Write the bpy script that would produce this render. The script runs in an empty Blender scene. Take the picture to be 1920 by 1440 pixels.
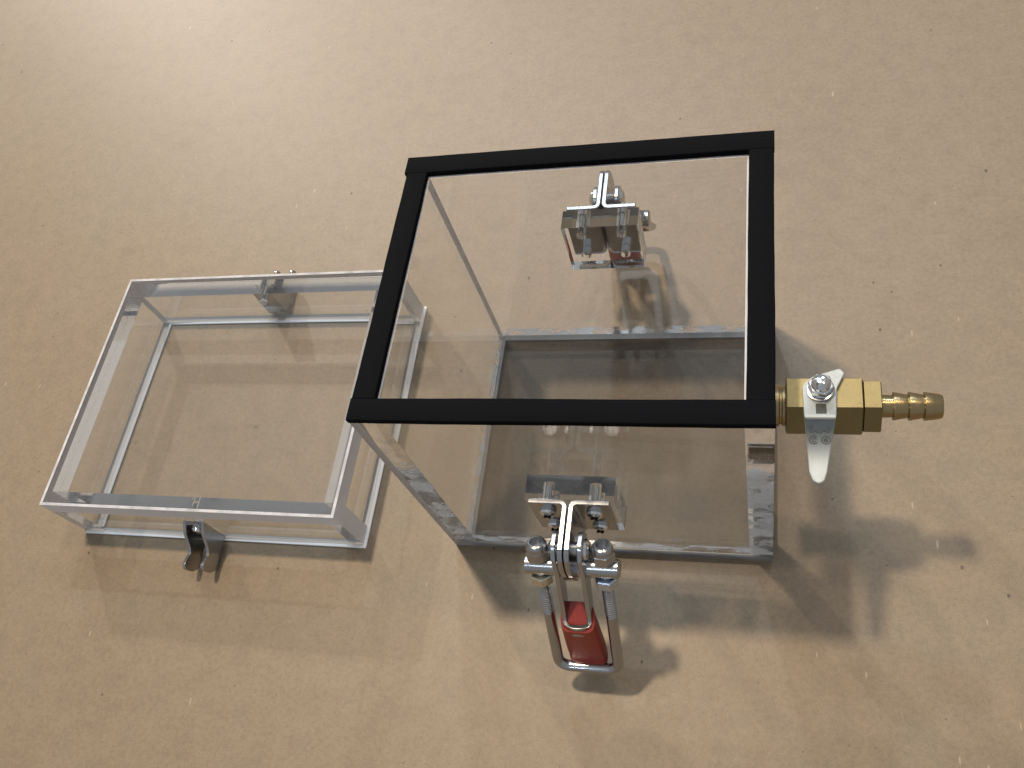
import bpy, bmesh, math, random
from mathutils import Vector, Matrix
random.seed(7)
MM = 0.3            # scene units per millimetre
sc = bpy.context.scene
C = sc.collection
sc.unit_settings.system = 'METRIC'; sc.unit_settings.scale_length = 0.001 / MM; sc.unit_settings.length_unit = 'MILLIMETERS'
PI = math.pi

# ------------------------------------------------------------------ camera
cam = bpy.data.cameras.new('camera')
cam.sensor_fit = 'HORIZONTAL'; cam.sensor_width = 36.0; cam.lens = 31.287
cam.clip_start = 5 * MM; cam.clip_end = 20000 * MM
camo = bpy.data.objects.new('camera', cam); C.objects.link(camo)
RX = Vector((0.961746, 0.132631, -0.239695))
RY = Vector((-0.000437, -0.874238, -0.485497))
RZ = Vector((-0.273943, 0.467030, -0.840737))
m = Matrix.Identity(4)
for i in range(3):
    m[i][0] = RX[i]; m[i][1] = -RY[i]; m[i][2] = -RZ[i]
    m[i][3] = (146.952, -132.192, 401.624)[i] * MM
camo.matrix_world = m
sc.camera = camo

# ------------------------------------------------------------------ world, ceiling lamps and added fill
w = bpy.data.worlds.new('World'); sc.world = w; w.use_nodes = True
bg = w.node_tree.nodes['Background']
bg.inputs[0].default_value = (0.94, 0.97, 1.0, 1); bg.inputs[1].default_value = 0.34

WARM, COOL = (1.0, 0.79, 0.56), (0.76, 0.88, 1.0)
GAIN = 1.38
LAMPS = [  # position (mm), power, colour, diameter (m): rows of round ceiling lamps, one added fill
    ((-500, 620, 2700), 38, WARM, 0.17),
    ((790, 640, 2700), 6, WARM, 0.13),
    ((-560, 2580, 3000), 30, COOL, 0.15),
    ((760, 2600, 3000), 15, COOL, 0.13),
    ((-500, -1900, 2700), 6, COOL, 0.13),  # added front fill, lifts the dark back of the box floor
    ((-1850, 4500, 3000), 55, (1.0, 0.95, 0.86), 0.13),
    ((-3300, 4300, 3000), 160, (1.0, 0.95, 0.86), 0.16),
]
for pos, power, col, dia in LAMPS:
    l = bpy.data.lights.new('ceiling_and_fill_lamp', 'AREA'); l.shape = 'DISK'; l.size = dia * 1000 * MM
    l.energy = GAIN * power * 1e6 * MM * MM; l.color = col
    l.cycles.is_caustics_light = True
    o = bpy.data.objects.new('ceiling_and_fill_lamp', l); C.objects.link(o)
    o.location = Vector(pos) * MM

# added fill panel, not a known fixture: silvers the base welds and edges
l = bpy.data.lights.new('fill_panel', 'AREA'); l.shape = 'RECTANGLE'; l.size = 1600 * MM; l.size_y = 1450 * MM
l.energy = 1.9 * math.pi * l.size * l.size_y; l.color = (0.92, 0.96, 1.0); l.cycles.is_caustics_light = True
o = bpy.data.objects.new('fill_panel', l); C.objects.link(o); o.location = Vector((-430, 1560, 3050)) * MM

sc.view_settings.view_transform = 'Standard'; sc.view_settings.look = 'None'
sc.view_settings.gamma = 1.0; sc.view_settings.exposure = 0.0
sc.view_settings.use_curve_mapping = False
sc.render.engine = 'CYCLES'
cy = sc.cycles
cy.use_denoising = True
cy.max_bounces = 24; cy.diffuse_bounces = 4; cy.glossy_bounces = 10
cy.transmission_bounces = 24; cy.transparent_max_bounces = 24
cy.caustics_reflective = False; cy.caustics_refractive = True
cy.sample_clamp_indirect = 6.0; cy.blur_glossy = 0.3

# ------------------------------------------------------------------ materials
def new_mat(name):
    mt = bpy.data.materials.new(name); mt.use_nodes = True
    nt = mt.node_tree; b = nt.nodes['Principled BSDF']
    return mt, nt, b
def N(nt, t, **kw):
    n = nt.nodes.new(t)
    for k, v in kw.items(): setattr(n, k, v)
    return n
def noise(nt, vec, scale, detail=4, rough=0.55):
    n = N(nt, 'ShaderNodeTexNoise'); n.inputs['Scale'].default_value = scale
    n.inputs['Detail'].default_value = detail; n.inputs['Roughness'].default_value = rough
    nt.links.new(vec, n.inputs['Vector']); return n.outputs['Fac']
def ramp(nt, fac, stops):
    r = N(nt, 'ShaderNodeValToRGB'); e = r.color_ramp.elements
    while len(e) < len(stops): e.new(0.5)
    for el, (p, c) in zip(e, stops):
        el.position = p; el.color = c if len(c) == 4 else (*c, 1)
    nt.links.new(fac, r.inputs[0]); return r.outputs[0]
def mix(nt, fac, a, b, mode='MIX'):
    x = N(nt, 'ShaderNodeMix', data_type='RGBA', blend_type=mode)
    for s, v in ((x.inputs[0], fac), (x.inputs[6], a), (x.inputs[7], b)):
        if isinstance(v, (int, float)): s.default_value = v
        elif isinstance(v, tuple): s.default_value = (*v, 1)
        else: nt.links.new(v, s)
    return x.outputs[2]
def math_(nt, op, a, b=0.0):
    x = N(nt, 'ShaderNodeMath', operation=op)
    for s, v in ((x.inputs[0], a), (x.inputs[1], b)):
        if isinstance(v, (int, float)): s.default_value = v
        else: nt.links.new(v, s)
    return x.outputs[0]
def bump(nt, b, h, strength, dist):
    n = N(nt, 'ShaderNodeBump'); n.inputs['Strength'].default_value = strength
    n.inputs['Distance'].default_value = dist
    nt.links.new(h, n.inputs['Height']); nt.links.new(n.outputs[0], b.inputs['Normal'])
def objco(nt):
    c = N(nt, 'ShaderNodeTexCoord').outputs['Object']
    v = N(nt, 'ShaderNodeVectorMath', operation='SCALE'); v.inputs['Scale'].default_value = 0.001 / MM   # to metres
    nt.links.new(c, v.inputs[0]); return v.outputs[0]

def make_kraft():
    mt, nt, b = new_mat('kraft_board')
    co = objco(nt)
    n1 = noise(nt, co, 14, 6, 0.68); n2 = noise(nt, co, 95, 5, 0.65); n3 = noise(nt, co, 430, 4, 0.7)
    n4 = noise(nt, co, 1500, 3, 0.75)
    col = ramp(nt, n1, [(0.30, (0.202, 0.153, 0.102)), (0.48, (0.222, 0.168, 0.111)), (0.58, (0.218, 0.168, 0.114)), (0.72, (0.234, 0.180, 0.123))])
    col = mix(nt, 0.8, col, ramp(nt, n2, [(0.30, (0.89, 0.88, 0.88)), (0.5, (1.0, 1.0, 1.0)), (0.72, (1.09, 1.08, 1.08))]), 'MULTIPLY')
    g = ramp(nt, n3, [(0.28, (0.78,)*3), (0.5, (0.99,)*3), (0.75, (1.15,)*3)])
    col = mix(nt, 0.75, col, g, 'MULTIPLY')
    g2 = ramp(nt, n4, [(0.25, (0.66,)*3), (0.75, (1.32,)*3)])
    col = mix(nt, 0.55, col, g2, 'MULTIPLY')
    def flecks(scale, stretch, rot, keep, size, colour, col, amount):
        mp = N(nt, 'ShaderNodeMapping'); mp.inputs['Rotation'].default_value[2] = rot
        mp.inputs['Scale'].default_value = (scale, scale / stretch, scale)
        nt.links.new(co, mp.inputs['Vector'])
        v = N(nt, 'ShaderNodeTexVoronoi'); v.voronoi_dimensions = '2D'; v.inputs['Scale'].default_value = 1.0
        nt.links.new(mp.outputs[0], v.inputs['Vector'])
        sep = N(nt, 'ShaderNodeSeparateColor'); nt.links.new(v.outputs['Color'], sep.inputs[0])
        near = math_(nt, 'LESS_THAN', math_(nt, 'ADD', v.outputs['Distance'], math_(nt, 'MULTIPLY', n4, size)), math_(nt, 'MULTIPLY', sep.outputs[1], size * 2.0))
        k = math_(nt, 'GREATER_THAN', sep.outputs[0], keep)
        f = math_(nt, 'MULTIPLY', math_(nt, 'MULTIPLY', near, k), amount)
        return mix(nt, f, col, colour)
    col = flecks(110, 1.5, 0.4, 0.955, 0.058, (0.05, 0.035, 0.025), col, 0.8)
    col = flecks(230, 1.0, 1.1, 0.97, 0.075, (0.09, 0.065, 0.045), col, 0.6)
    col = flecks(150, 3.5, 0.9, 0.975, 0.06, (0.46, 0.38, 0.30), col, 0.5)
    col = flecks(170, 4.5, -0.7, 0.975, 0.055, (0.45, 0.37, 0.29), col, 0.45)
    col = flecks(260, 3.0, 2.1, 0.94, 0.07, (0.19, 0.135, 0.09), col, 0.4)
    nt.links.new(col, b.inputs['Base Color'])
    b.inputs['Roughness'].default_value = 0.48; b.inputs['Specular IOR Level'].default_value = 0.5
    h = math_(nt, 'ADD', math_(nt, 'MULTIPLY', n3, 1.0), math_(nt, 'MULTIPLY', n4, 0.5))
    bump(nt, b, h, 0.07, 0.4 * MM)
    return mt
def make_acrylic():
    mt, nt, b = new_mat('clear_acrylic')
    nt.nodes.remove(b)
    g = N(nt, 'ShaderNodeBsdfGlass'); g.inputs['Color'].default_value = (0.985, 0.99, 0.99, 1)
    g.inputs['Roughness'].default_value = 0.0; g.inputs['IOR'].default_value = 1.49
    nt.links.new(g.outputs[0], nt.nodes['Material Output'].inputs['Surface'])
    return mt
def milky(nt, white):
    d = N(nt, 'ShaderNodeBsdfDiffuse'); d.inputs['Color'].default_value = (*white, 1)
    t = N(nt, 'ShaderNodeBsdfTranslucent'); t.inputs['Color'].default_value = (*white, 1)
    dt = N(nt, 'ShaderNodeMixShader'); dt.inputs[0].default_value = 0.35
    nt.links.new(d.outputs[0], dt.inputs[1]); nt.links.new(t.outputs[0], dt.inputs[2])
    return dt.outputs[0]
def maprange(nt, f, a, b_, lo, hi):
    r = N(nt, 'ShaderNodeMapRange'); nt.links.new(f, r.inputs[0])
    for i, v in enumerate((a, b_, lo, hi)): r.inputs[i + 1].default_value = v
    return r.outputs[0]
def make_sawn(name, white, lo, hi, scale):
    # sawn or sanded acrylic edge: milky with saw marks; lo..hi = how milky
    mt, nt, b = new_mat(name); nt.nodes.remove(b)
    f = noise(nt, objco(nt), scale, 5, 0.65)
    g = N(nt, 'ShaderNodeBsdfGlass'); g.inputs['Color'].default_value = (0.97, 0.98, 0.98, 1)
    g.inputs['Roughness'].default_value = 0.3; g.inputs['IOR'].default_value = 1.49
    mx = N(nt, 'ShaderNodeMixShader'); nt.links.new(maprange(nt, f, 0.38, 0.62, lo, hi), mx.inputs[0])
    nt.links.new(g.outputs[0], mx.inputs[1]); nt.links.new(milky(nt, white), mx.inputs[2])
    nt.links.new(mx.outputs[0], nt.nodes['Material Output'].inputs['Surface'])
    return mt
def make_glue(name, white, scale, a, b_, lo, hi, top=None):
    # solvent weld: clear where it wetted, milky bubbles where it did not; top = (z from, z to) fading to clear upwards
    mt, nt, b = new_mat(name); nt.nodes.remove(b)
    co = objco(nt)
    f = maprange(nt, noise(nt, co, scale, 5, 0.6), a, b_, lo, hi)
    if top:
        sep = N(nt, 'ShaderNodeSeparateXYZ'); nt.links.new(co, sep.inputs[0])
        f = math_(nt, 'MULTIPLY', f, maprange(nt, sep.outputs[2], top[0] * 0.001, top[1] * 0.001, 1.0, top[2]))
    t = N(nt, 'ShaderNodeBsdfTransparent')
    mx = N(nt, 'ShaderNodeMixShader'); nt.links.new(f, mx.inputs[0])
    nt.links.new(t.outputs[0], mx.inputs[1]); nt.links.new(milky(nt, white), mx.inputs[2])
    nt.links.new(mx.outputs[0], nt.nodes['Material Output'].inputs['Surface'])
    return mt
def make_metal(name, col, rough, var=0.12, scale=180, bmp=0.1, col2=None, aniso=0):
    mt, nt, b = new_mat(name); co = objco(nt)
    f = noise(nt, co, scale, 5, 0.6)
    c = mix(nt, f, col, col2 or tuple(x * 0.82 for x in col))
    nt.links.new(c, b.inputs['Base Color']); b.inputs['Metallic'].default_value = 1.0
    r = N(nt, 'ShaderNodeMapRange'); nt.links.new(noise(nt, co, scale * 3, 4), r.inputs[0])
    r.inputs[1].default_value = 0.3; r.inputs[2].default_value = 0.7
    r.inputs[3].default_value = max(0.03, rough - var); r.inputs[4].default_value = rough + var
    nt.links.new(r.outputs[0], b.inputs['Roughness'])
    bump(nt, b, noise(nt, co, scale * 5, 3), bmp, 0.2 * MM)
    return mt
def make_plain(name, col, rough, spec=0.5, scale=900, bmp=0.15, var=0.25):
    mt, nt, b = new_mat(name); co = objco(nt)
    f = noise(nt, co, scale, 4)
    c = mix(nt, f, tuple(x * (1 - var) for x in col), tuple(x * (1 + var) for x in col))
    nt.links.new(c, b.inputs['Base Color']); b.inputs['Roughness'].default_value = rough
    b.inputs['Specular IOR Level'].default_value = spec
    bump(nt, b, noise(nt, co, scale * 2, 3), bmp, 0.2 * MM)
    return mt
KRAFT = make_kraft()
ACR = make_acrylic()
SAWN = make_sawn('sawn_acrylic', (0.96, 0.96, 0.99), 0.86, 1.0, 260)
LIP_GLINT = make_plain('edge_glint_white', (0.93, 0.93, 0.95), 0.6, 0.3, 500, 0.05, 0.03)  # painted glint for the lid's added lips
RIM_GLINT = make_glue('rim_glint_haze', (0.93, 0.93, 0.97), 150, 0.32, 0.68, 0.45, 0.85)  # painted glint for the lid's added border
GLUE_LID = make_glue('lid_weld', (0.85, 0.83, 0.86), 60, 0.35, 0.65, 0.2, 0.5)
def make_base_weld():
    # weld under the walls: clear where the solvent wetted, a trapped sheet of air (a mirror from inside) where it did not
    mt, nt, b = new_mat('base_weld'); nt.nodes.remove(b)
    f = maprange(nt, noise(nt, objco(nt), 90, 6, 0.62), 0.44, 0.52, 0.12, 0.96)
    g = N(nt, 'ShaderNodeBsdfGlass'); g.inputs['Roughness'].default_value = 0.05; g.inputs['IOR'].default_value = 1.49
    t = N(nt, 'ShaderNodeBsdfTransparent')
    gm = N(nt, 'ShaderNodeMixShader'); gm.inputs[0].default_value = 0.3
    nt.links.new(g.outputs[0], gm.inputs[1]); nt.links.new(milky(nt, (0.9, 0.92, 0.95)), gm.inputs[2])
    mx = N(nt, 'ShaderNodeMixShader'); nt.links.new(f, mx.inputs[0])
    nt.links.new(t.outputs[0], mx.inputs[1]); nt.links.new(gm.outputs[0], mx.inputs[2])
    nt.links.new(mx.outputs[0], nt.nodes['Material Output'].inputs['Surface'])
    return mt
GLUE_BASE = make_base_weld()
FOOT = make_plain('sanded_foot_and_silvering', (0.95, 0.95, 0.97), 0.7, 0.2, 500, 0.0, 0.02)
GLUE_POST = make_glue('corner_weld', (0.86, 0.87, 0.92), 75, 0.45, 0.62, 0.03, 0.30)
ZINC = make_metal('zinc_plated_steel', (0.47, 0.48, 0.50), 0.24, 0.02, 60, 0.0)
PLATE = make_metal('pressed_steel_plate', (0.46, 0.47, 0.49), 0.16, 0.03, 60, 0.0)
BRIGHT = make_metal('polished_steel', (0.82, 0.83, 0.84), 0.13, 0.06)
BLUE = make_metal('blue_zinc', (0.60, 0.70, 0.84), 0.26, 0.1)
YELL = make_metal('yellowed_zinc', (0.74, 0.72, 0.60), 0.27, 0.1)
BRASS = make_metal('cast_brass', (0.27, 0.215, 0.105), 0.40, 0.08, 140, 0.12, (0.21, 0.165, 0.078))
BRASS2 = make_metal('turned_brass', (0.42, 0.325, 0.175), 0.27, 0.06, 120, 0.08)
LEVER = make_metal('galvanised_lever', (0.50, 0.54, 0.54), 0.62, 0.06, 220, 0.08)
LEVER.node_tree.nodes['Principled BSDF'].inputs['Metallic'].default_value = 0.35
MARK = make_plain('stamped_groove', (0.07, 0.075, 0.07), 0.7, 0.2)
RED = make_plain('red_vinyl', (0.27, 0.022, 0.011), 0.40, 0.5, 300, 0.08, 0.12)
FOAM = make_plain('black_foam_rubber', (0.004, 0.0045, 0.006), 0.8, 0.05, 1400, 0.4, 0.3)

# ------------------------------------------------------------------ mesh helpers (all in millimetres)
def link(name, bm, mats, parent=None, smooth=False, label=None, caster=False, keep=False, crease=20):
    me = bpy.data.meshes.new(name)
    bmesh.ops.scale(bm, vec=(MM, MM, MM), verts=bm.verts)
    if smooth and not keep:
        for f in bm.faces: f.smooth = True
        for e in bm.edges:
            if len(e.link_faces) == 2 and e.calc_face_angle(0) > math.radians(crease): e.smooth = False
    bm.to_mesh(me); bm.free()
    for x in (mats if isinstance(mats, (list, tuple)) else [mats]): me.materials.append(x)
    o = bpy.data.objects.new(name, me); C.objects.link(o)
    o.parent = parent
    if label: o['label'] = label
    o.cycles.is_caustics_receiver = True
    o.cycles.is_caustics_caster = caster
    return o
def bm_box(lo, hi, bevel=0.0, bm=None, segs=1, faces=None):
    """faces: dict of '+x','-x','+y','-y','+z','-z' -> material index"""
    bm2 = bmesh.new()
    r = bmesh.ops.create_cube(bm2, size=1.0)
    for v in bm2.verts:
        for i in range(3): v.co[i] = (lo[i] + hi[i]) / 2 + v.co[i] * (hi[i] - lo[i])
    if faces:
        for f in bm2.faces:
            for k, ix in faces.items():
                a = 'xyz'.index(k[1]); s = 1 if k[0] == '+' else -1
                if f.normal[a] * s > 0.9: f.material_index = ix
    if bevel:
        bmesh.ops.bevel(bm2, geom=bm2.edges[:], offset=bevel, segments=segs, affect='EDGES', profile=0.5)
    if bm is None: return bm2
    merge(bm, bm2); return bm
def merge(bm, other):
    tmp = bpy.data.meshes.new('tmp'); other.to_mesh(tmp); other.free()
    bm.from_mesh(tmp); bpy.data.meshes.remove(tmp)
def frame_from(axis):
    a = Vector(axis).normalized()
    up = Vector((0, 0, 1)) if abs(a.z) < 0.9 else Vector((1, 0, 0))
    u = up.cross(a).normalized(); v = a.cross(u)
    return a, u, v
def bm_lathe(p0, axis, prof, n=32, bm=None, flip=False, phase=0.0, cap=True):
    """prof: list of (distance along axis, radius)"""
    b = bmesh.new(); a, u, v = frame_from(axis); p0 = Vector(p0)
    rings = []
    for d, r in prof:
        rings.append([b.verts.new(p0 + a * d + (u * math.cos(2*PI*i/n + phase) + v * math.sin(2*PI*i/n + phase)) * r) for i in range(n)])
    for k in range(len(rings) - 1):
        for i in range(n):
            j = (i + 1) % n
            b.faces.new((rings[k][i], rings[k][j], rings[k+1][j], rings[k+1][i]))
    if cap:
        b.faces.new(list(reversed(rings[0]))); b.faces.new(rings[-1])
    bmesh.ops.recalc_face_normals(b, faces=b.faces[:])
    if flip: bmesh.ops.reverse_faces(b, faces=b.faces[:])
    if bm is None: return b
    merge(bm, b); return bm
def bm_tube(path, r, n=14, bm=None):
    b = bmesh.new(); P = [Vector(p) for p in path]; rings = []
    prev_u = None
    for k, p in enumerate(P):
        t = (P[min(k+1, len(P)-1)] - P[max(k-1, 0)]).normalized()
        if prev_u is None: _, u, v = frame_from(t)
        else:
            u = (prev_u - t * prev_u.dot(t)).normalized(); v = t.cross(u)
        prev_u = u
        rr = r[k] if isinstance(r, (list, tuple)) else r
        rings.append([b.verts.new(p + (u * math.cos(2*PI*i/n) + v * math.sin(2*PI*i/n)) * rr) for i in range(n)])
    for k in range(len(rings) - 1):
        for i in range(n):
            j = (i + 1) % n
            b.faces.new((rings[k][i], rings[k][j], rings[k+1][j], rings[k+1][i]))
    b.faces.new(list(reversed(rings[0]))); b.faces.new(rings[-1])
    bmesh.ops.recalc_face_normals(b, faces=b.faces[:])
    if bm is None: return b
    merge(bm, b); return bm
def bm_prism(poly, to3, th, bevel=0.25, bm=None):
    """poly: 2-D outline; to3(a, b, t) -> 3-D with t along the thickness th = (t0, t1)"""
    b = bmesh.new()
    lo = [b.verts.new(to3(x, y, th[0])) for x, y in poly]; hi = [b.verts.new(to3(x, y, th[1])) for x, y in poly]
    b.faces.new(lo); b.faces.new(list(reversed(hi)))
    n = len(poly)
    for i in range(n): b.faces.new((lo[i], hi[i], hi[(i+1) % n], lo[(i+1) % n]))
    bmesh.ops.recalc_face_normals(b, faces=b.faces[:])
    if bevel:
        es = [e for e in b.edges if e.calc_face_angle(0) > 0.5]
        bmesh.ops.bevel(b, geom=es, offset=bevel, segments=2, affect='EDGES', profile=0.5)
    if bm is None: return b
    merge(bm, b); return bm
def round_poly(pts, rad, seg=5):
    """rounds the corners of a 2-D outline; rad: one radius or one per corner"""
    out = []; n = len(pts)
    for i in range(n):
        p = Vector(pts[i]); a = Vector(pts[i-1]); c = Vector(pts[(i+1) % n])
        r = rad[i] if isinstance(rad, (list, tuple)) else rad
        if r <= 0: out.append(tuple(p)); continue
        d1 = (a - p).normalized(); d2 = (c - p).normalized()
        ang = math.acos(max(-1, min(1, d1.dot(d2))))
        t = min(r / math.tan(ang / 2), (a - p).length * 0.48, (c - p).length * 0.48)
        s, e = p + d1 * t, p + d2 * t
        for k in range(seg + 1):
            q = k / seg
            out.append(tuple(s * (1-q)**2 + p * 2*q*(1-q) + e * q*q))
    return out
def thing(name, label, cat, loc):
    o = bpy.data.objects.new(name, None); C.objects.link(o); o.location = Vector(loc) * MM
    o.empty_display_size = 20 * MM
    o['label'] = label; o['category'] = cat
    return o

# ------------------------------------------------------------------ the work surface
bm = bm_box((-1500, -1500, -4), (1500, 1500, -0.03))
tb = link('work_surface', bm, KRAFT); tb['kind'] = 'structure'
tb['label'] = 'brown kraft board surface with fibre flecks'

# ------------------------------------------------------------------ the chamber
W, D, H, T, TB = 150.0, 126.1, 134.4, 9.8, 8.6
GAP = 0.06
chamber = thing('acrylic_chamber', 'deep clear acrylic box, open on top, with black gasket rim, red latches and brass valve', 'box', (W/2, D/2, 0))
OX, OY = W/2, D/2
def loc(x, y, z): return (x - OX, y - OY, z)
BULGE = 1e-4        # cast sheet is never perfectly flat: curvature per millimetre
def add_rect(b, ax, val, ra, rb, sign, mat=0, cell=11.0):
    """one flat face of a panel as a fine grid; ax = 0,1,2 normal axis, ra / rb ranges on the other two axes in xyz order"""
    na = max(2, round((ra[1] - ra[0]) / cell)); nb_ = max(2, round((rb[1] - rb[0]) / cell))
    g = []
    for i in range(na + 1):
        row = []
        for j in range(nb_ + 1):
            u = ra[0] + (ra[1] - ra[0]) * i / na; v = rb[0] + (rb[1] - rb[0]) * j / nb_
            hu, hv = (ra[1] - ra[0]) / 2, (rb[1] - rb[0]) / 2
            q = 0.5 * BULGE * hu * hv * (1 - ((u - ra[0]) / hu - 1) ** 2) * (1 - ((v - rb[0]) / hv - 1) ** 2)
            w_ = val + sign * q
            p = (w_, u, v) if ax == 0 else (u, w_, v) if ax == 1 else (u, v, w_)
            row.append(b.verts.new(p))
        g.append(row)
    flip = (sign > 0) == (ax == 1)
    for i in range(na):
        for j in range(nb_):
            q = [g[i][j], g[i+1][j], g[i+1][j+1], g[i][j+1]]
            if flip: q.reverse()
            f = b.faces.new(q); f.material_index = mat; f.smooth = True
def frame_rects(b, ax, val, ra, rb, ha, hb, sign, mat=0):
    """a face with a rectangular opening ha x hb"""
    add_rect(b, ax, val, ra, (rb[0], hb[0]), sign, mat); add_rect(b, ax, val, ra, (hb[1], rb[1]), sign, mat)
    add_rect(b, ax, val, (ra[0], ha[0]), hb, sign, mat); add_rect(b, ax, val, (ha[1], ra[1]), hb, sign, mat)
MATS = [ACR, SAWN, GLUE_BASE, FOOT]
def panel(name, build, parent, label=None):
    b = bmesh.new(); build(b)
    return link(name, b, MATS, parent, label=label, caster=True, keep=True)
def film(name, mat, parent, build):
    b = bmesh.new(); build(b)
    return link(name, b, [mat], parent, keep=True)
VY, VZ = 31.0, 91.0
X0, X1, Y0, Y1 = -W/2, W/2, -D/2, D/2
BT = 9.9                                  # spacer block thickness
BX, BZ0, BZ1 = 17.4, 60.0, 91.0           # spacer block half width and height range
# The panels are solvent welded: where two meet there is no surface, only a film of glue.
def b_base(b):
    add_rect(b, 0, X0, (Y0, Y1), (0, TB), -1); add_rect(b, 0, X1, (Y0, Y1), (0, TB), 1)
    add_rect(b, 1, Y0, (X0, X1), (0, TB), -1); add_rect(b, 1, Y1, (X0, X1), (0, TB), 1)
    # the underside: only the rim stands clear of the board, the middle rests on it
    frame_rects(b, 2, 0.0, (X0, X1), (Y0, Y1), (X0 + T, X1 - T), (Y0 + T, Y1 - T), -1, 3)  # white colour stands in for the rim's silvery reflection
bpl = panel('base_plate', b_base, chamber)
ff = film('floor_face', ACR, bpl, lambda b: add_rect(b, 2, TB, (X0 + T, X1 - T), (Y0 + T, Y1 - T), 1))
ff.cycles.is_caustics_caster = True
def b_long(sy):
    yo = sy * D / 2; yi = sy * (D / 2 - T)
    ry = (min(yo, yi), max(yo, yi))
    def f(b):
        frame_rects(b, 1, yo, (X0, X1), (TB, H), (-BX, BX), (BZ0, BZ1), sy)
        add_rect(b, 1, yi, (X0 + T, X1 - T), (TB, H), -sy)
        add_rect(b, 2, H, (X0, X1), ry, 1, 1)
        add_rect(b, 2, TB, (X0, X1), ry, -1, 2)
        add_rect(b, 0, X0, ry, (TB, H), -1, 1); add_rect(b, 0, X1, ry, (TB, H), 1, 1)
    return f
fw = panel('front_wall', b_long(-1), chamber); bw = panel('back_wall', b_long(1), chamber)
def b_side(sx):
    xo = sx * W / 2; xi = sx * (W / 2 - T); rx = (min(xo, xi), max(xo, xi))
    def f(b):
        add_rect(b, 0, xo, (Y0 + T, Y1 - T), (TB, H), sx)
        add_rect(b, 0, xi, (Y0 + T, Y1 - T), (TB, H), -sx)
        add_rect(b, 2, H, rx, (Y0 + T, Y1 - T), 1, 1)
        add_rect(b, 2, TB, rx, (Y0 + T, Y1 - T), -1, 2)
        if sx > 0: bm_lathe(loc(W - T + 0.4, VY, VZ), (1, 0, 0), [(0, 6.9), (T - 0.8, 6.9)], 40, b, flip=True)
    return f
lw = panel('side_wall', b_side(-1), chamber); rw = panel('side_wall', b_side(1), chamber)
for sx, o_ in ((-1, lw), (1, rw)):
    xo = sx * W / 2; xi = sx * (W / 2 - T); rx = (min(xo, xi), max(xo, xi))
    film('glue_line', GLUE_POST, o_, lambda b: add_rect(b, 1, Y0 + T, rx, (TB, H), -1))
    film('glue_line', GLUE_POST, o_, lambda b: add_rect(b, 1, Y1 - T, rx, (TB, H), 1))
# gasket strips on the rim: front and back run through, the sides butt between them
GW, GH = 8.9, 2.8
def strip(lo, hi):
    """soft foam strip: slightly uneven edges, rounded arrises"""
    long = 0 if hi[0] - lo[0] > hi[1] - lo[1] else 1; wide = 1 - long
    n = 36; b = bmesh.new(); rings = []
    ph = [random.uniform(0, 6.28) for _ in range(6)]
    def wob(t, k): return 0.07 * math.sin(t * 0.07 + ph[k]) + 0.03 * math.sin(t * 0.31 + ph[k + 1]) + random.uniform(-0.015, 0.015)
    for i in range(n + 1):
        t = lo[long] + (hi[long] - lo[long]) * i / n
        w0, w1 = lo[wide] + wob(t, 0), hi[wide] + wob(t, 2)
        z0, z1 = lo[2], hi[2] + 0.6 * wob(t, 4)
        r = 0.4
        prof = [(w0, z0), (w0 - 0.1, z1 - r), (w0 + 0.12, z1 - 0.12), (w0 + r, z1), (w1 - r, z1), (w1 - 0.12, z1 - 0.12), (w1 + 0.1, z1 - r), (w1, z0)]
        ring = []
        for w_, z_ in prof:
            p = [0, 0, z_]; p[long] = t; p[wide] = w_
            ring.append(b.verts.new(loc(*p)))
        rings.append(ring)
    for i in range(n):
        for j in range(8):
            k = (j + 1) % 8
            b.faces.new((rings[i][j], rings[i][k], rings[i+1][k], rings[i+1][j]))
    b.faces.new(list(reversed(rings[0]))); b.faces.new(rings[-1])
    bmesh.ops.recalc_face_normals(b, faces=b.faces[:])
    return link('gasket_strip', b, FOAM, chamber, smooth=True, crease=50)
gz0, gz1 = H + 0.05, H + GH
strip((-0.3, -0.2, gz0), (W + 0.2, GW, gz1))
strip((-0.9, D - GW, gz0), (W + 0.3, D + 0.2, gz1 + 0.2))
strip((0.1, GW + 0.05, gz0), (GW + 0.2, D - GW - 0.05, gz1))
strip((W - GW - 0.1, GW + 0.05, gz0), (W, D - GW - 0.05, gz1))

# ---- toggle latch: built once on the front in the chamber's frame, copied to the back turned by 180 degrees
LX = 0.0                       # latch plane x, chamber frame
FY = -OY                       # front face
def yy(y): return y - OY       # world y -> chamber frame
def make_block():
    def f(b):
        yo = yy(-BT); yr = (yo, yy(0))
        add_rect(b, 1, yo, (-BX, BX), (BZ0, BZ1), -1)
        add_rect(b, 0, -BX, yr, (BZ0, BZ1), -1); add_rect(b, 0, BX, yr, (BZ0, BZ1), 1)
        add_rect(b, 2, BZ0, (-BX, BX), yr, -1); add_rect(b, 2, BZ1, (-BX, BX), yr, 1)
        for sx in (-9.2, 9.2):
            for z in (69.5, 84.0):
                bm_lathe((sx, yy(-BT + 0.15), z), (0, 1, 0), [(0, 2.4), (8.3, 2.4)], 24, b, flip=True)
    return panel('spacer_block', f, chamber, 'clear acrylic spacer block behind the toggle latch')
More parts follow.
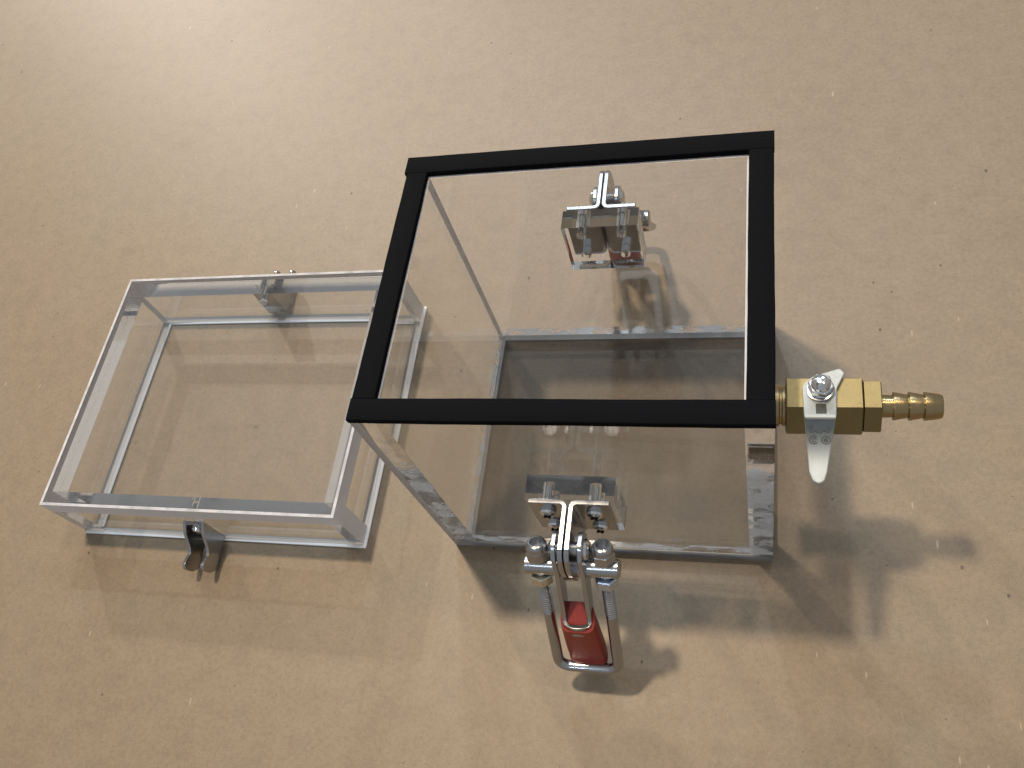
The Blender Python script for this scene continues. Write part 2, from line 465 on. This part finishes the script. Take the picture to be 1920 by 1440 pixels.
def make_latch(back):
    """toggle latch; the lever of the back one hangs a little lower, its U-bolt swings further out"""
    piv = (-25.5, 80.0)
    th_ = math.radians(9) if back else 0.0
    tru = (-24.0, 66.0) if back else (-30.0, 72.5)
    def P(y, z):          # lever pose
        dy, dz = y - piv[0], z - piv[1]
        c, s_ = math.cos(th_), math.sin(th_)
        return (yy(piv[0] + dy * c - dz * s_), piv[1] + dy * s_ + dz * c - (3.0 if back else 0.0))
    # lever: two side arms, joined below by a curved web; its mesh is the latch itself
    prof = [(-20.5, 86.5), (-27.5, 88.0), (-32.5, 83.5), (-34.5, 75), (-46.8, 52.0), (-48.0, 48.5), (-43.0, 47.0), (-33.0, 62.0), (-23.0, 71.0), (-19.0, 79)]
    prof = round_poly([P(a, z) for a, z in prof], [4, 5, 5, 8, 0, 1.0, 1.0, 8, 6, 4], 5)
    b = bmesh.new()
    for x0, x1 in ((-6.0, -4.1), (4.1, 6.0)):
        bm_prism(prof, lambda a, z, t: (t, a, z), (x0, x1), 0.3, b)
    e0 = Vector((0, *P(-46.3, 52.6))); e1 = Vector((0, *P(-48.2, 47.2)))
    ax = (e1 - e0).normalized(); out = Vector((0, ax.z, -ax.y))
    if out.y > 0: out = -out
    n = 14; U = []
    for k in range(n + 1):
        a_ = PI * k / n
        U.append((-6.0 * math.cos(a_), 3.2 * math.sin(a_)))
    ring = U + [(x * 0.69, d * 0.55 - 0.2) for x, d in reversed(U)]
    bm_prism(ring, lambda x, d, t: e0 + ax * t + out * d + Vector((x, 0, 0)), (0.0, (e1 - e0).length), 0.12, b)
    latch = link('toggle_latch', b, ZINC, chamber, smooth=True, label='zinc plated toggle latch with red grip on the %s wall' % ('back' if back else 'front'))
    # brackets: flange on the block, bent out into a plate
    for s in (-1, 1):
        R = 3.2; th = 2.0; xo = s * 0.25
        # sheet outline: wall side at -BT-0.1, outer side at -BT-th
        A = [(xo, -30.0), (xo, -BT - R)]
        for k in range(1, 7):
            a = k / 6 * PI / 2
            A.append((xo + s * R * (1 - math.cos(a)), -BT - R + R * math.sin(a) - 0.1))
        A.append((s * 15.8, -BT - 0.1))
        Bq = [(xo + s * th, -30.0), (xo + s * th, -BT - R)]
        r2 = R - th
        for k in range(1, 7):
            a = k / 6 * PI / 2
            Bq.append((xo + s * th + s * r2 * (1 - math.cos(a)), -BT - R + r2 * math.sin(a) - 0.1))
        Bq.append((s * 15.8, -BT - th - 0.1))
        poly = A + list(reversed(Bq))
        bb = bm_prism([(x, yy(y)) for x, y in poly], lambda a, y, t: (a, y, t), (65.0, 91.6), 0.3)
        # nose disc
        nose = [(-29.9 - 6.5 * math.sin(PI * k / 14), 78.3 + 13.3 * math.cos(PI * k / 14)) for k in range(15)]
        bm_prism([(yy(a), z) for a, z in nose], lambda a, z, t: (t, a, z), (xo + (0.0 if s > 0 else -th), xo + (th if s > 0 else 0.0)), 0.3, bb)
        link('mounting_bracket', bb, PLATE, latch, smooth=True)
        # pan head screws
        for z in (69.5, 84.0):
            hx = s * 9.2; y0 = yy(-BT - th - 0.1)
            sb = bm_lathe((hx, y0, z), (0, -1, 0), [(0, 3.3), (0.8, 3.3), (1.6, 2.95), (2.2, 2.1), (2.45, 1.2), (2.5, 0.6)], 24)
            bm_lathe((hx, y0 + 1.8, z), (0, 1, 0), [(0, 1.7)] + [(0.4 + 0.35 * i, 1.75 if i % 2 else 1.45) for i in range(21)], 16, sb)
            for ang in (0.5, 0.5 + PI / 2):
                cx, cz = math.cos(ang), math.sin(ang)
                sl = bm_box((-1.7, -0.25, -0.32), (1.7, 0.2, 0.32), faces=None)
                rot = Matrix(((cx, 0, -cz), (0, 1, 0), (cz, 0, cx)))
                for v in sl.verts:
                    v.co = rot @ v.co + Vector((hx, y0 - 2.42, z))
                for f in sl.faces: f.material_index = 1
                merge(sb, sl)
            link('screw', sb, [BRIGHT, FOAM], latch, smooth=True)
    # pivot rivet with domed heads
    rb = bm_lathe((-8.4, yy(piv[0]), piv[1]), (1, 0, 0), [(0, 1.2), (0.6, 2.9), (1.5, 3.9), (2.3, 4.2), (2.35, 2.6), (14.4, 2.6), (14.45, 4.2), (15.3, 3.9), (16.2, 2.9), (16.8, 1.2)], 28)
    link('rivet', rb, BRIGHT, latch, smooth=True)
    # trunnion bar through the lever, carries the U-bolt
    tilt = Vector((0, -32.0, -46.0) if back else (0, -26.5, -53.5)).normalized()        # U-bolt direction: down and out
    tp = Vector((0, yy(tru[0]), tru[1]))
    r = 3.9
    tb_ = bm_lathe((-18.6, tp.y, tp.z), (1, 0, 0), [(0, r - 0.6), (0.5, r), (36.7, r), (37.2, r - 0.6)], 32)
    link('trunnion', tb_, ZINC, latch, smooth=True)
    # U-bolt: threads at the top, smooth rod below
    hs = 12.8; L = 60.0; rc = 5.0; rr = 2.35
    def pt(x, d): return tp + Vector((x, 0, 0)) + tilt * d
    path = []; rad = []
    def thread(s, order):
        pts = []
        d = -9.0 if not back else -7.0
        while d < 25:
            pts.append((d, 2.5)); pts.append((d + 0.3, 2.5)); pts.append((d + 0.75, 1.85)); d += 1.25
        pts.append((26.4, rr))
        return pts if order > 0 else list(reversed(pts))
    for d, q in thread(-1, 1): path.append(pt(-hs, d)); rad.append(q)
    for d in (32, 40, 48, L - rc): path.append(pt(-hs, d)); rad.append(rr)
    for k in range(1, 9):
        a = k / 8 * PI / 2
        path.append(pt(-hs + rc * (1 - math.cos(a)), L - rc + rc * math.sin(a))); rad.append(rr)
    for k in range(7, -1, -1):
        a = k / 8 * PI / 2
        path.append(pt(hs - rc * (1 - math.cos(a)), L - rc + rc * math.sin(a))); rad.append(rr)
    for d in (48, 40, 32): path.append(pt(hs, d)); rad.append(rr)
    for d, q in thread(1, -1): path.append(pt(hs, d)); rad.append(q)
    ub = bm_tube(path, rad, 18)
    link('u_bolt', ub, ZINC, latch, smooth=True)
    def hexnut(x, d0, h, af, mat, dome=False):
        R = af / math.sqrt(3)
        ph = 0.35 if x < 0 else 0.1
        nb = bm_lathe(pt(x, d0), tilt, [(0, R * 0.9), (0.5, R), (h - 0.5, R), (h, R * 0.9)], 6, phase=ph)
        if dome:
            bm_lathe(pt(x, d0 + 0.05), -tilt, [(0, af * 0.52), (2.0, af * 0.50), (3.0, af * 0.44), (3.4, af * 0.36), (3.4, 2.5), (1.2, 2.5)], 32, nb)
        return link('lock_nut' if dome else 'hex_nut', nb, mat, latch, smooth=True)
    nd = -6.0 if back else -9.0
    hexnut(-hs, nd, 5.0 if not back else 2.2, 8.2, ZINC, True); hexnut(hs, nd, 5.0 if not back else 2.2, 8.2, ZINC, True)
    hexnut(-hs, 4.2, 4.4, 8.3, YELL); hexnut(hs, 4.2, 4.4, 8.3, BLUE)
    # red vinyl grip over the lever's tail: wide, rounded, its wall side reaching further up
    g0 = Vector((0, *P(-46.2, 50.6))); g1 = Vector((0, *P(-53.4, 17.2)))
    ga = (g1 - g0).normalized(); gn = Vector((0, ga.z, -ga.y))
    if gn.y > 0: gn = -gn
    Lg = (g1 - g0).length
    bg_ = bmesh.new(); rings = []; M = 28; K = 22
    for k in range(K + 1):
        q = k / K
        hw = 6.9 + 1.2 * min(1, q * 1.6)
        ht = 5.3 - 2.2 * q
        if q > 0.9:
            e = (q - 0.9) / 0.1; f_ = math.sqrt(max(0.0, 1 - (e * 0.96) ** 2)); hw = hw - 3.0 * (1 - f_); ht *= 0.25 + 0.75 * f_
        ring = []
        for i in range(M):
            a = 2 * PI * i / M
            cx = math.copysign(abs(math.cos(a)) ** 0.45, math.cos(a)) * hw
            cn = math.copysign(abs(math.sin(a)) ** 0.7, math.sin(a)) * ht
            d = q * Lg - (1 - q) ** 2 * 6.0 * max(0, (ht * 0.6 - cn) / (1.6 * ht))     # slanted mouth
            lift = 2.6 * max(0.0, q - 0.80) / 0.2
            ring.append(bg_.verts.new(g0 + ga * d + Vector((cx, 0, 0)) + gn * (cn - 1.0 + lift * 0.6)))
        rings.append(ring)
    for k in range(K):
        for i in range(M):
            j = (i + 1) % M
            bg_.faces.new((rings[k][i], rings[k][j], rings[k+1][j], rings[k+1][i]))
    bg_.faces.new(list(reversed(rings[0]))); bg_.faces.new(rings[-1])
    bmesh.ops.recalc_face_normals(bg_, faces=bg_.faces[:])
    gr = link('grip', bg_, RED, latch, smooth=True, crease=60); gr['label'] = 'red vinyl grip'
    return latch
def turned_copy(o, parent):
    c = o.copy(); C.objects.link(c); c.parent = parent
    for ch in list(o.children):
        d = ch.copy(); C.objects.link(d); d.parent = c
    return c
block = make_block(); make_latch(False)
c = turned_copy(block, chamber); c.rotation_euler[2] = PI
make_latch(True).rotation_euler[2] = PI

# ---- brass ball valve on the right wall (axis along x)
def vlathe(x0, prof, n=40, bm=None, phase=0.0): return bm_lathe(loc(x0, VY, VZ), (1, 0, 0), prof, n, bm, phase=phase)
def hex_prof(L, R, c=0.9): return [(0, R - c), (c * 0.6, R), (L - c * 0.6, R), (L, R - c)]
# frame_from((1,0,0)): u = z x x = y, v = z ; flats up need vertices at 0, 60 ... degrees
R1 = 20.4 / math.sqrt(3); R2 = 18.4 / math.sqrt(3)
vb = vlathe(154.2, hex_prof(26.6, R1, 0.7), 6)
valve = link('ball_valve', vb, BRASS, chamber, smooth=True, label='brass ball valve with steel lever and barbed hose end')
pr = [(0, 5.6)]
x = 0.3
while x < 15.2:
    pr += [(x, 6.55), (x + 0.55, 5.9)]; x += 1.1
pr += [(15.6, 5.6)]
link('threaded_nipple', vlathe(W - T + 0.6, [(d, r) for d, r in pr], 40), BRASS2, valve, smooth=True)
link('seat_collar', vlathe(150.1, [(0, 7.6), (0.3, 7.9), (1.6, 7.9), (1.9, 7.2), (2.6, 7.2), (2.9, 7.7), (3.9, 7.7), (4.05, 7.3)], 44), BRASS2, valve, smooth=True)
link('end_hex', vlathe(180.85, hex_prof(6.3, R2, 0.6), 6), BRASS, valve, smooth=True)
bp = [(0, 4.3), (4.4, 4.15), (4.5, 5.15), (4.9, 5.2), (9.7, 4.25), (9.8, 5.2), (10.2, 5.25), (14.9, 4.3), (15.0, 5.25), (15.4, 5.25), (20.0, 4.6), (21.0, 4.2), (21.1, 2.9), (12, 2.7)]
link('hose_barb', vlathe(187.1, bp, 44), BRASS2, valve, smooth=True)
# lever on the stem
NX, NY = 166.0, VY
link('valve_stem', bm_lathe(loc(NX, NY, VZ + 9), (0, 0, 1), [(0, 3.6), (2.2, 3.6), (2.2, 2.6), (8.6, 2.6)], 28), BRASS, valve, smooth=True)
zl = VZ + 12.2
head = round_poly([(160.2, 21.5), (159.9, 33.5), (163.5, 36.8), (173.0, 40.2), (174.6, 38.2), (171.6, 31.5), (171.3, 21.5)], [0, 3.5, 3.5, 1.4, 1.2, 4, 0], 6)
lo_ = [(160.35, 16.6), (161.3, -2.5), (162.4, -6.0), (164.3, -7.2), (166.2, -6.0), (167.2, -2.5), (170.4, 16.6)]
lb = bmesh.new()
# sheet: head (flat, low), joggle, blade (flat, raised); both sheets share the outline between
def sheet(poly_z, th=1.7):
    b = bmesh.new()
    up = [b.verts.new(loc(x, y, z)) for x, y, z in poly_z]; dn = [b.verts.new(loc(x, y, z - th)) for x, y, z in poly_z]
    b.faces.new(up); b.faces.new(list(reversed(dn))); n = len(up)
    for i in range(n): b.faces.new((up[i], dn[i], dn[(i+1) % n], up[(i+1) % n]))
    bmesh.ops.recalc_face_normals(b, faces=b.faces[:])
    return b
dz = 3.6
parts = [[(x, y, zl) for x, y in head],
         [(171.3, 21.5, zl), (170.4, 16.6, zl + dz), (160.35, 16.6, zl + dz), (160.2, 21.5, zl)],
         [(x, y, zl + dz) for x, y in round_poly(lo_, [0, 2, 2, 2, 2, 2, 0], 4)]]
for q in parts: merge(lb, sheet(q))
bmesh.ops.remove_doubles(lb, verts=lb.verts[:], dist=0.01)
seen = {}
lb.verts.index_update()
for f in list(lb.faces):
    k = tuple(sorted(v.index for v in f.verts)); seen.setdefault(k, []).append(f)
dead = [f for fs in seen.values() if len(fs) > 1 for f in fs]
bmesh.ops.delete(lb, geom=dead, context='FACES_ONLY')
bmesh.ops.recalc_face_normals(lb, faces=lb.faces[:])
es = [e for e in lb.edges if len(e.link_faces) == 2 and e.calc_face_angle(0) > 1.0]
bmesh.ops.bevel(lb, geom=es, offset=0.4, segments=2, affect='EDGES', profile=0.5)
lever = link('lever', lb, LEVER, valve, smooth=True, label='flat galvanised lever with stamped marks')
# slot stamped below the nut
link('lever_slot', bm_box(loc(164.3, 19.4, zl - 0.2), loc(167.9, 25.5, zl + 0.12), 0.05), MARK, valve)
link('washer', bm_lathe(loc(NX, NY, zl + 0.02), (0, 0, 1), [(0, 4.9), (0.9, 4.9), (1.0, 4.6)], 32), ZINC, valve, smooth=True)
nb = bm_lathe(loc(NX, NY, zl + 1.05), (0, 0, 1), [(0, 4.0), (0.4, 4.55), (3.2, 4.55), (3.5, 4.1)], 6, phase=0.3)
bm_lathe(loc(NX, NY, zl + 4.5), (0, 0, 1), [(0, 3.5), (1.2, 3.35), (2.4, 2.6), (3.0, 1.5), (3.15, 0.5)], 28, nb)
link('stem_nut', nb, BRIGHT, valve, smooth=True)
# stamped marks on the blade: a curled line over two ringed letters
zb = zl + dz - 0.02
def mark(pts, r=0.2):
    return bm_tube([loc(x, y, zb) for x, y in pts], r, 6)
def arc(cx, cy, r, a0, a1, n=16): return [(cx + r * math.cos(math.radians(a0 + (a1 - a0) * k / n)), cy + r * math.sin(math.radians(a0 + (a1 - a0) * k / n))) for k in range(n + 1)]
mx, my = 165.2, 9.2
mb = bmesh.new()
for pts in (arc(mx - 2.7, my + 4.0, 0.9, 60, 300, 10) + [(mx - 1.4, my + 3.5), (mx - 0.6, my + 2.8), (mx + 0.3, my + 2.9), (mx + 1.2, my + 3.6)] +
            arc(mx + 2.6, my + 4.0, 0.9, 235, 480, 10),
            arc(mx - 2.1, my, 1.45, 50, 320), arc(mx - 1.9, my, 0.7, 20, 300),
            arc(mx + 1.9, my, 1.45, 0, 360), arc(mx + 1.9, my, 0.65, 30, 330), [(mx + 1.3, my), (mx + 2.5, my)]):
    merge(mb, mark(pts))
link('stamped_mark', mb, MARK, valve, smooth=True)

# ------------------------------------------------------------------ the lid
LX0, LY0, LW, LD, LH, LT = -219.4, -2.5, 170.0, 144.1, 38.0, 9.8
lcx, lcy = LX0 + LW / 2, LY0 + LD / 2
lid = thing('box_lid', 'shallow clear acrylic lid with frosted edges and two steel hook catches', 'lid', (lcx, lcy, 0))
def ll(x, y, z): return (x - LW / 2, y - LD / 2, z)
zt = LH - LT
U0, U1, V0, V1 = -LW/2, LW/2, -LD/2, LD/2
def l_plate(b):
    add_rect(b, 2, LH, (U0, U1), (V0, V1), 1)
    add_rect(b, 2, zt, (U0 + LT, U1 - LT), (V0 + LT, V1 - LT), -1)
    add_rect(b, 0, U0, (V0, V1), (zt, LH), -1, 1); add_rect(b, 0, U1, (V0, V1), (zt, LH), 1, 1)
    add_rect(b, 1, V0, (U0, U1), (zt, LH), -1, 1); add_rect(b, 1, V1, (U0, U1), (zt, LH), 1, 1)
tp_ = panel('top_plate', l_plate, lid)
def l_long(sy):
    yo = sy * LD / 2; yi = sy * (LD / 2 - LT); ry = (min(yo, yi), max(yo, yi))
    def f(b):
        add_rect(b, 1, yo, (U0, U1), (0, zt), sy)
        add_rect(b, 1, yi, (U0 + LT, U1 - LT), (0, zt), -sy)
        add_rect(b, 2, 0.0, (U0, U1), ry, -1, 3)
        add_rect(b, 0, U0, ry, (0, zt), -1, 1); add_rect(b, 0, U1, ry, (0, zt), 1, 1)
        bm_lathe((0, ry[0] + 0.2, 18.5), (0, 1, 0), [(0, 2.4), (LT - 0.4, 2.4)], 24, b, flip=True)
    return f
def l_side(sx):
    xo = sx * LW / 2; xi = sx * (LW / 2 - LT); rx = (min(xo, xi), max(xo, xi))
    def f(b):
        add_rect(b, 0, xo, (V0 + LT, V1 - LT), (0, zt), sx)
        add_rect(b, 0, xi, (V0 + LT, V1 - LT), (0, zt), -sx)
        add_rect(b, 2, 0.0, rx, (V0 + LT, V1 - LT), -1, 3)
    return f
for sy in (-1, 1):
    o_ = panel('rim_wall', l_long(sy), lid)
    yo = sy * LD / 2; yi = sy * (LD / 2 - LT); ry = (min(yo, yi), max(yo, yi))
for sx in (-1, 1):
    o_ = panel('rim_wall', l_side(sx), lid)
    xo = sx * LW / 2; xi = sx * (LW / 2 - LT); rx = (min(xo, xi), max(xo, xi))
    film('glue_line', GLUE_LID, o_, lambda b: add_rect(b, 1, V0 + LT, rx, (0, zt), -1))
    film('glue_line', GLUE_LID, o_, lambda b: add_rect(b, 1, V1 - LT, rx, (0, zt), 1))
# added rim border and foot lips: white colour standing in for light-filled edges
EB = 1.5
film('edge_glint_border', RIM_GLINT, tp_, lambda b: (
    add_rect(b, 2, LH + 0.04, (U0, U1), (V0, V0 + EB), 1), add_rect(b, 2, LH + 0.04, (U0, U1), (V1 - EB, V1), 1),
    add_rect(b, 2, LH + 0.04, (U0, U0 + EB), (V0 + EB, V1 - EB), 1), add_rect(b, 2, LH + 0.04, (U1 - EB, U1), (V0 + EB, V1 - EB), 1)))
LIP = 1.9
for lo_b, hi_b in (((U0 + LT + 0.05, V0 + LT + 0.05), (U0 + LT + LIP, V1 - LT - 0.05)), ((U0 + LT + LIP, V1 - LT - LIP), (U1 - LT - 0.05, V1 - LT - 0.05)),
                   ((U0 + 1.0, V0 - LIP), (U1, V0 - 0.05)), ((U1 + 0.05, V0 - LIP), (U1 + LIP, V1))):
    link('edge_glint_lip', bm_box((*lo_b, 0.0), (*hi_b, 0.7), 0.25), LIP_GLINT, tp_, smooth=True)
# hook catch: channel with two notched prongs
hp = [(-2.3, 24.6), (-8.2, 20.6), (-12.8, 14.0), (-15.2, 11.9), (-19.5, 13.4), (-22.4, 14.4), (-24.2, 11.5), (-23.4, 5.5), (-20.6, 1.4), (-15, 1.0), (-10.6, 2.2), (-6, 1.8), (-2.3, 2.2)]
hp = round_poly([(a + 2.5 - 0.0, z) for a, z in hp], [0, 3, 3, 3, 3, 2, 2, 3, 3, 3, 3, 2, 0], 4)
hb_ = bmesh.new()
for x0, x1 in ((-6.2, -4.4), (4.4, 6.2)):
    bm_prism([(a - LD / 2 - 0.25, z) for a, z in hp], lambda a, z, t: (t, a, z), (x0, x1), 0.3, hb_)
bm_box((-4.5, -LD / 2 - 2.1, 2.4), (4.5, -LD / 2 - 0.08, 24.5), 0.25, hb_)
hook = link('hook_catch', hb_, ZINC, lid, smooth=True, label='two pronged steel hook catch screwed to the rim')
sb = bm_lathe((0, -LD / 2 - 2.1, 18.5), (0, -1, 0), [(0, 3.2), (0.8, 3.2), (1.6, 2.8), (2.2, 2.0), (2.5, 0.6)], 24)
bm_lathe((0, -LD / 2 - 0.05, 18.5), (0, 1, 0), [(0, 1.7)] + [(0.3 + 0.35 * i, 1.8 if i % 2 else 1.45) for i in range(25)], 16, sb)
link('screw', sb, BRIGHT, hook, smooth=True)
c = turned_copy(hook, lid); c.rotation_euler[2] = PI
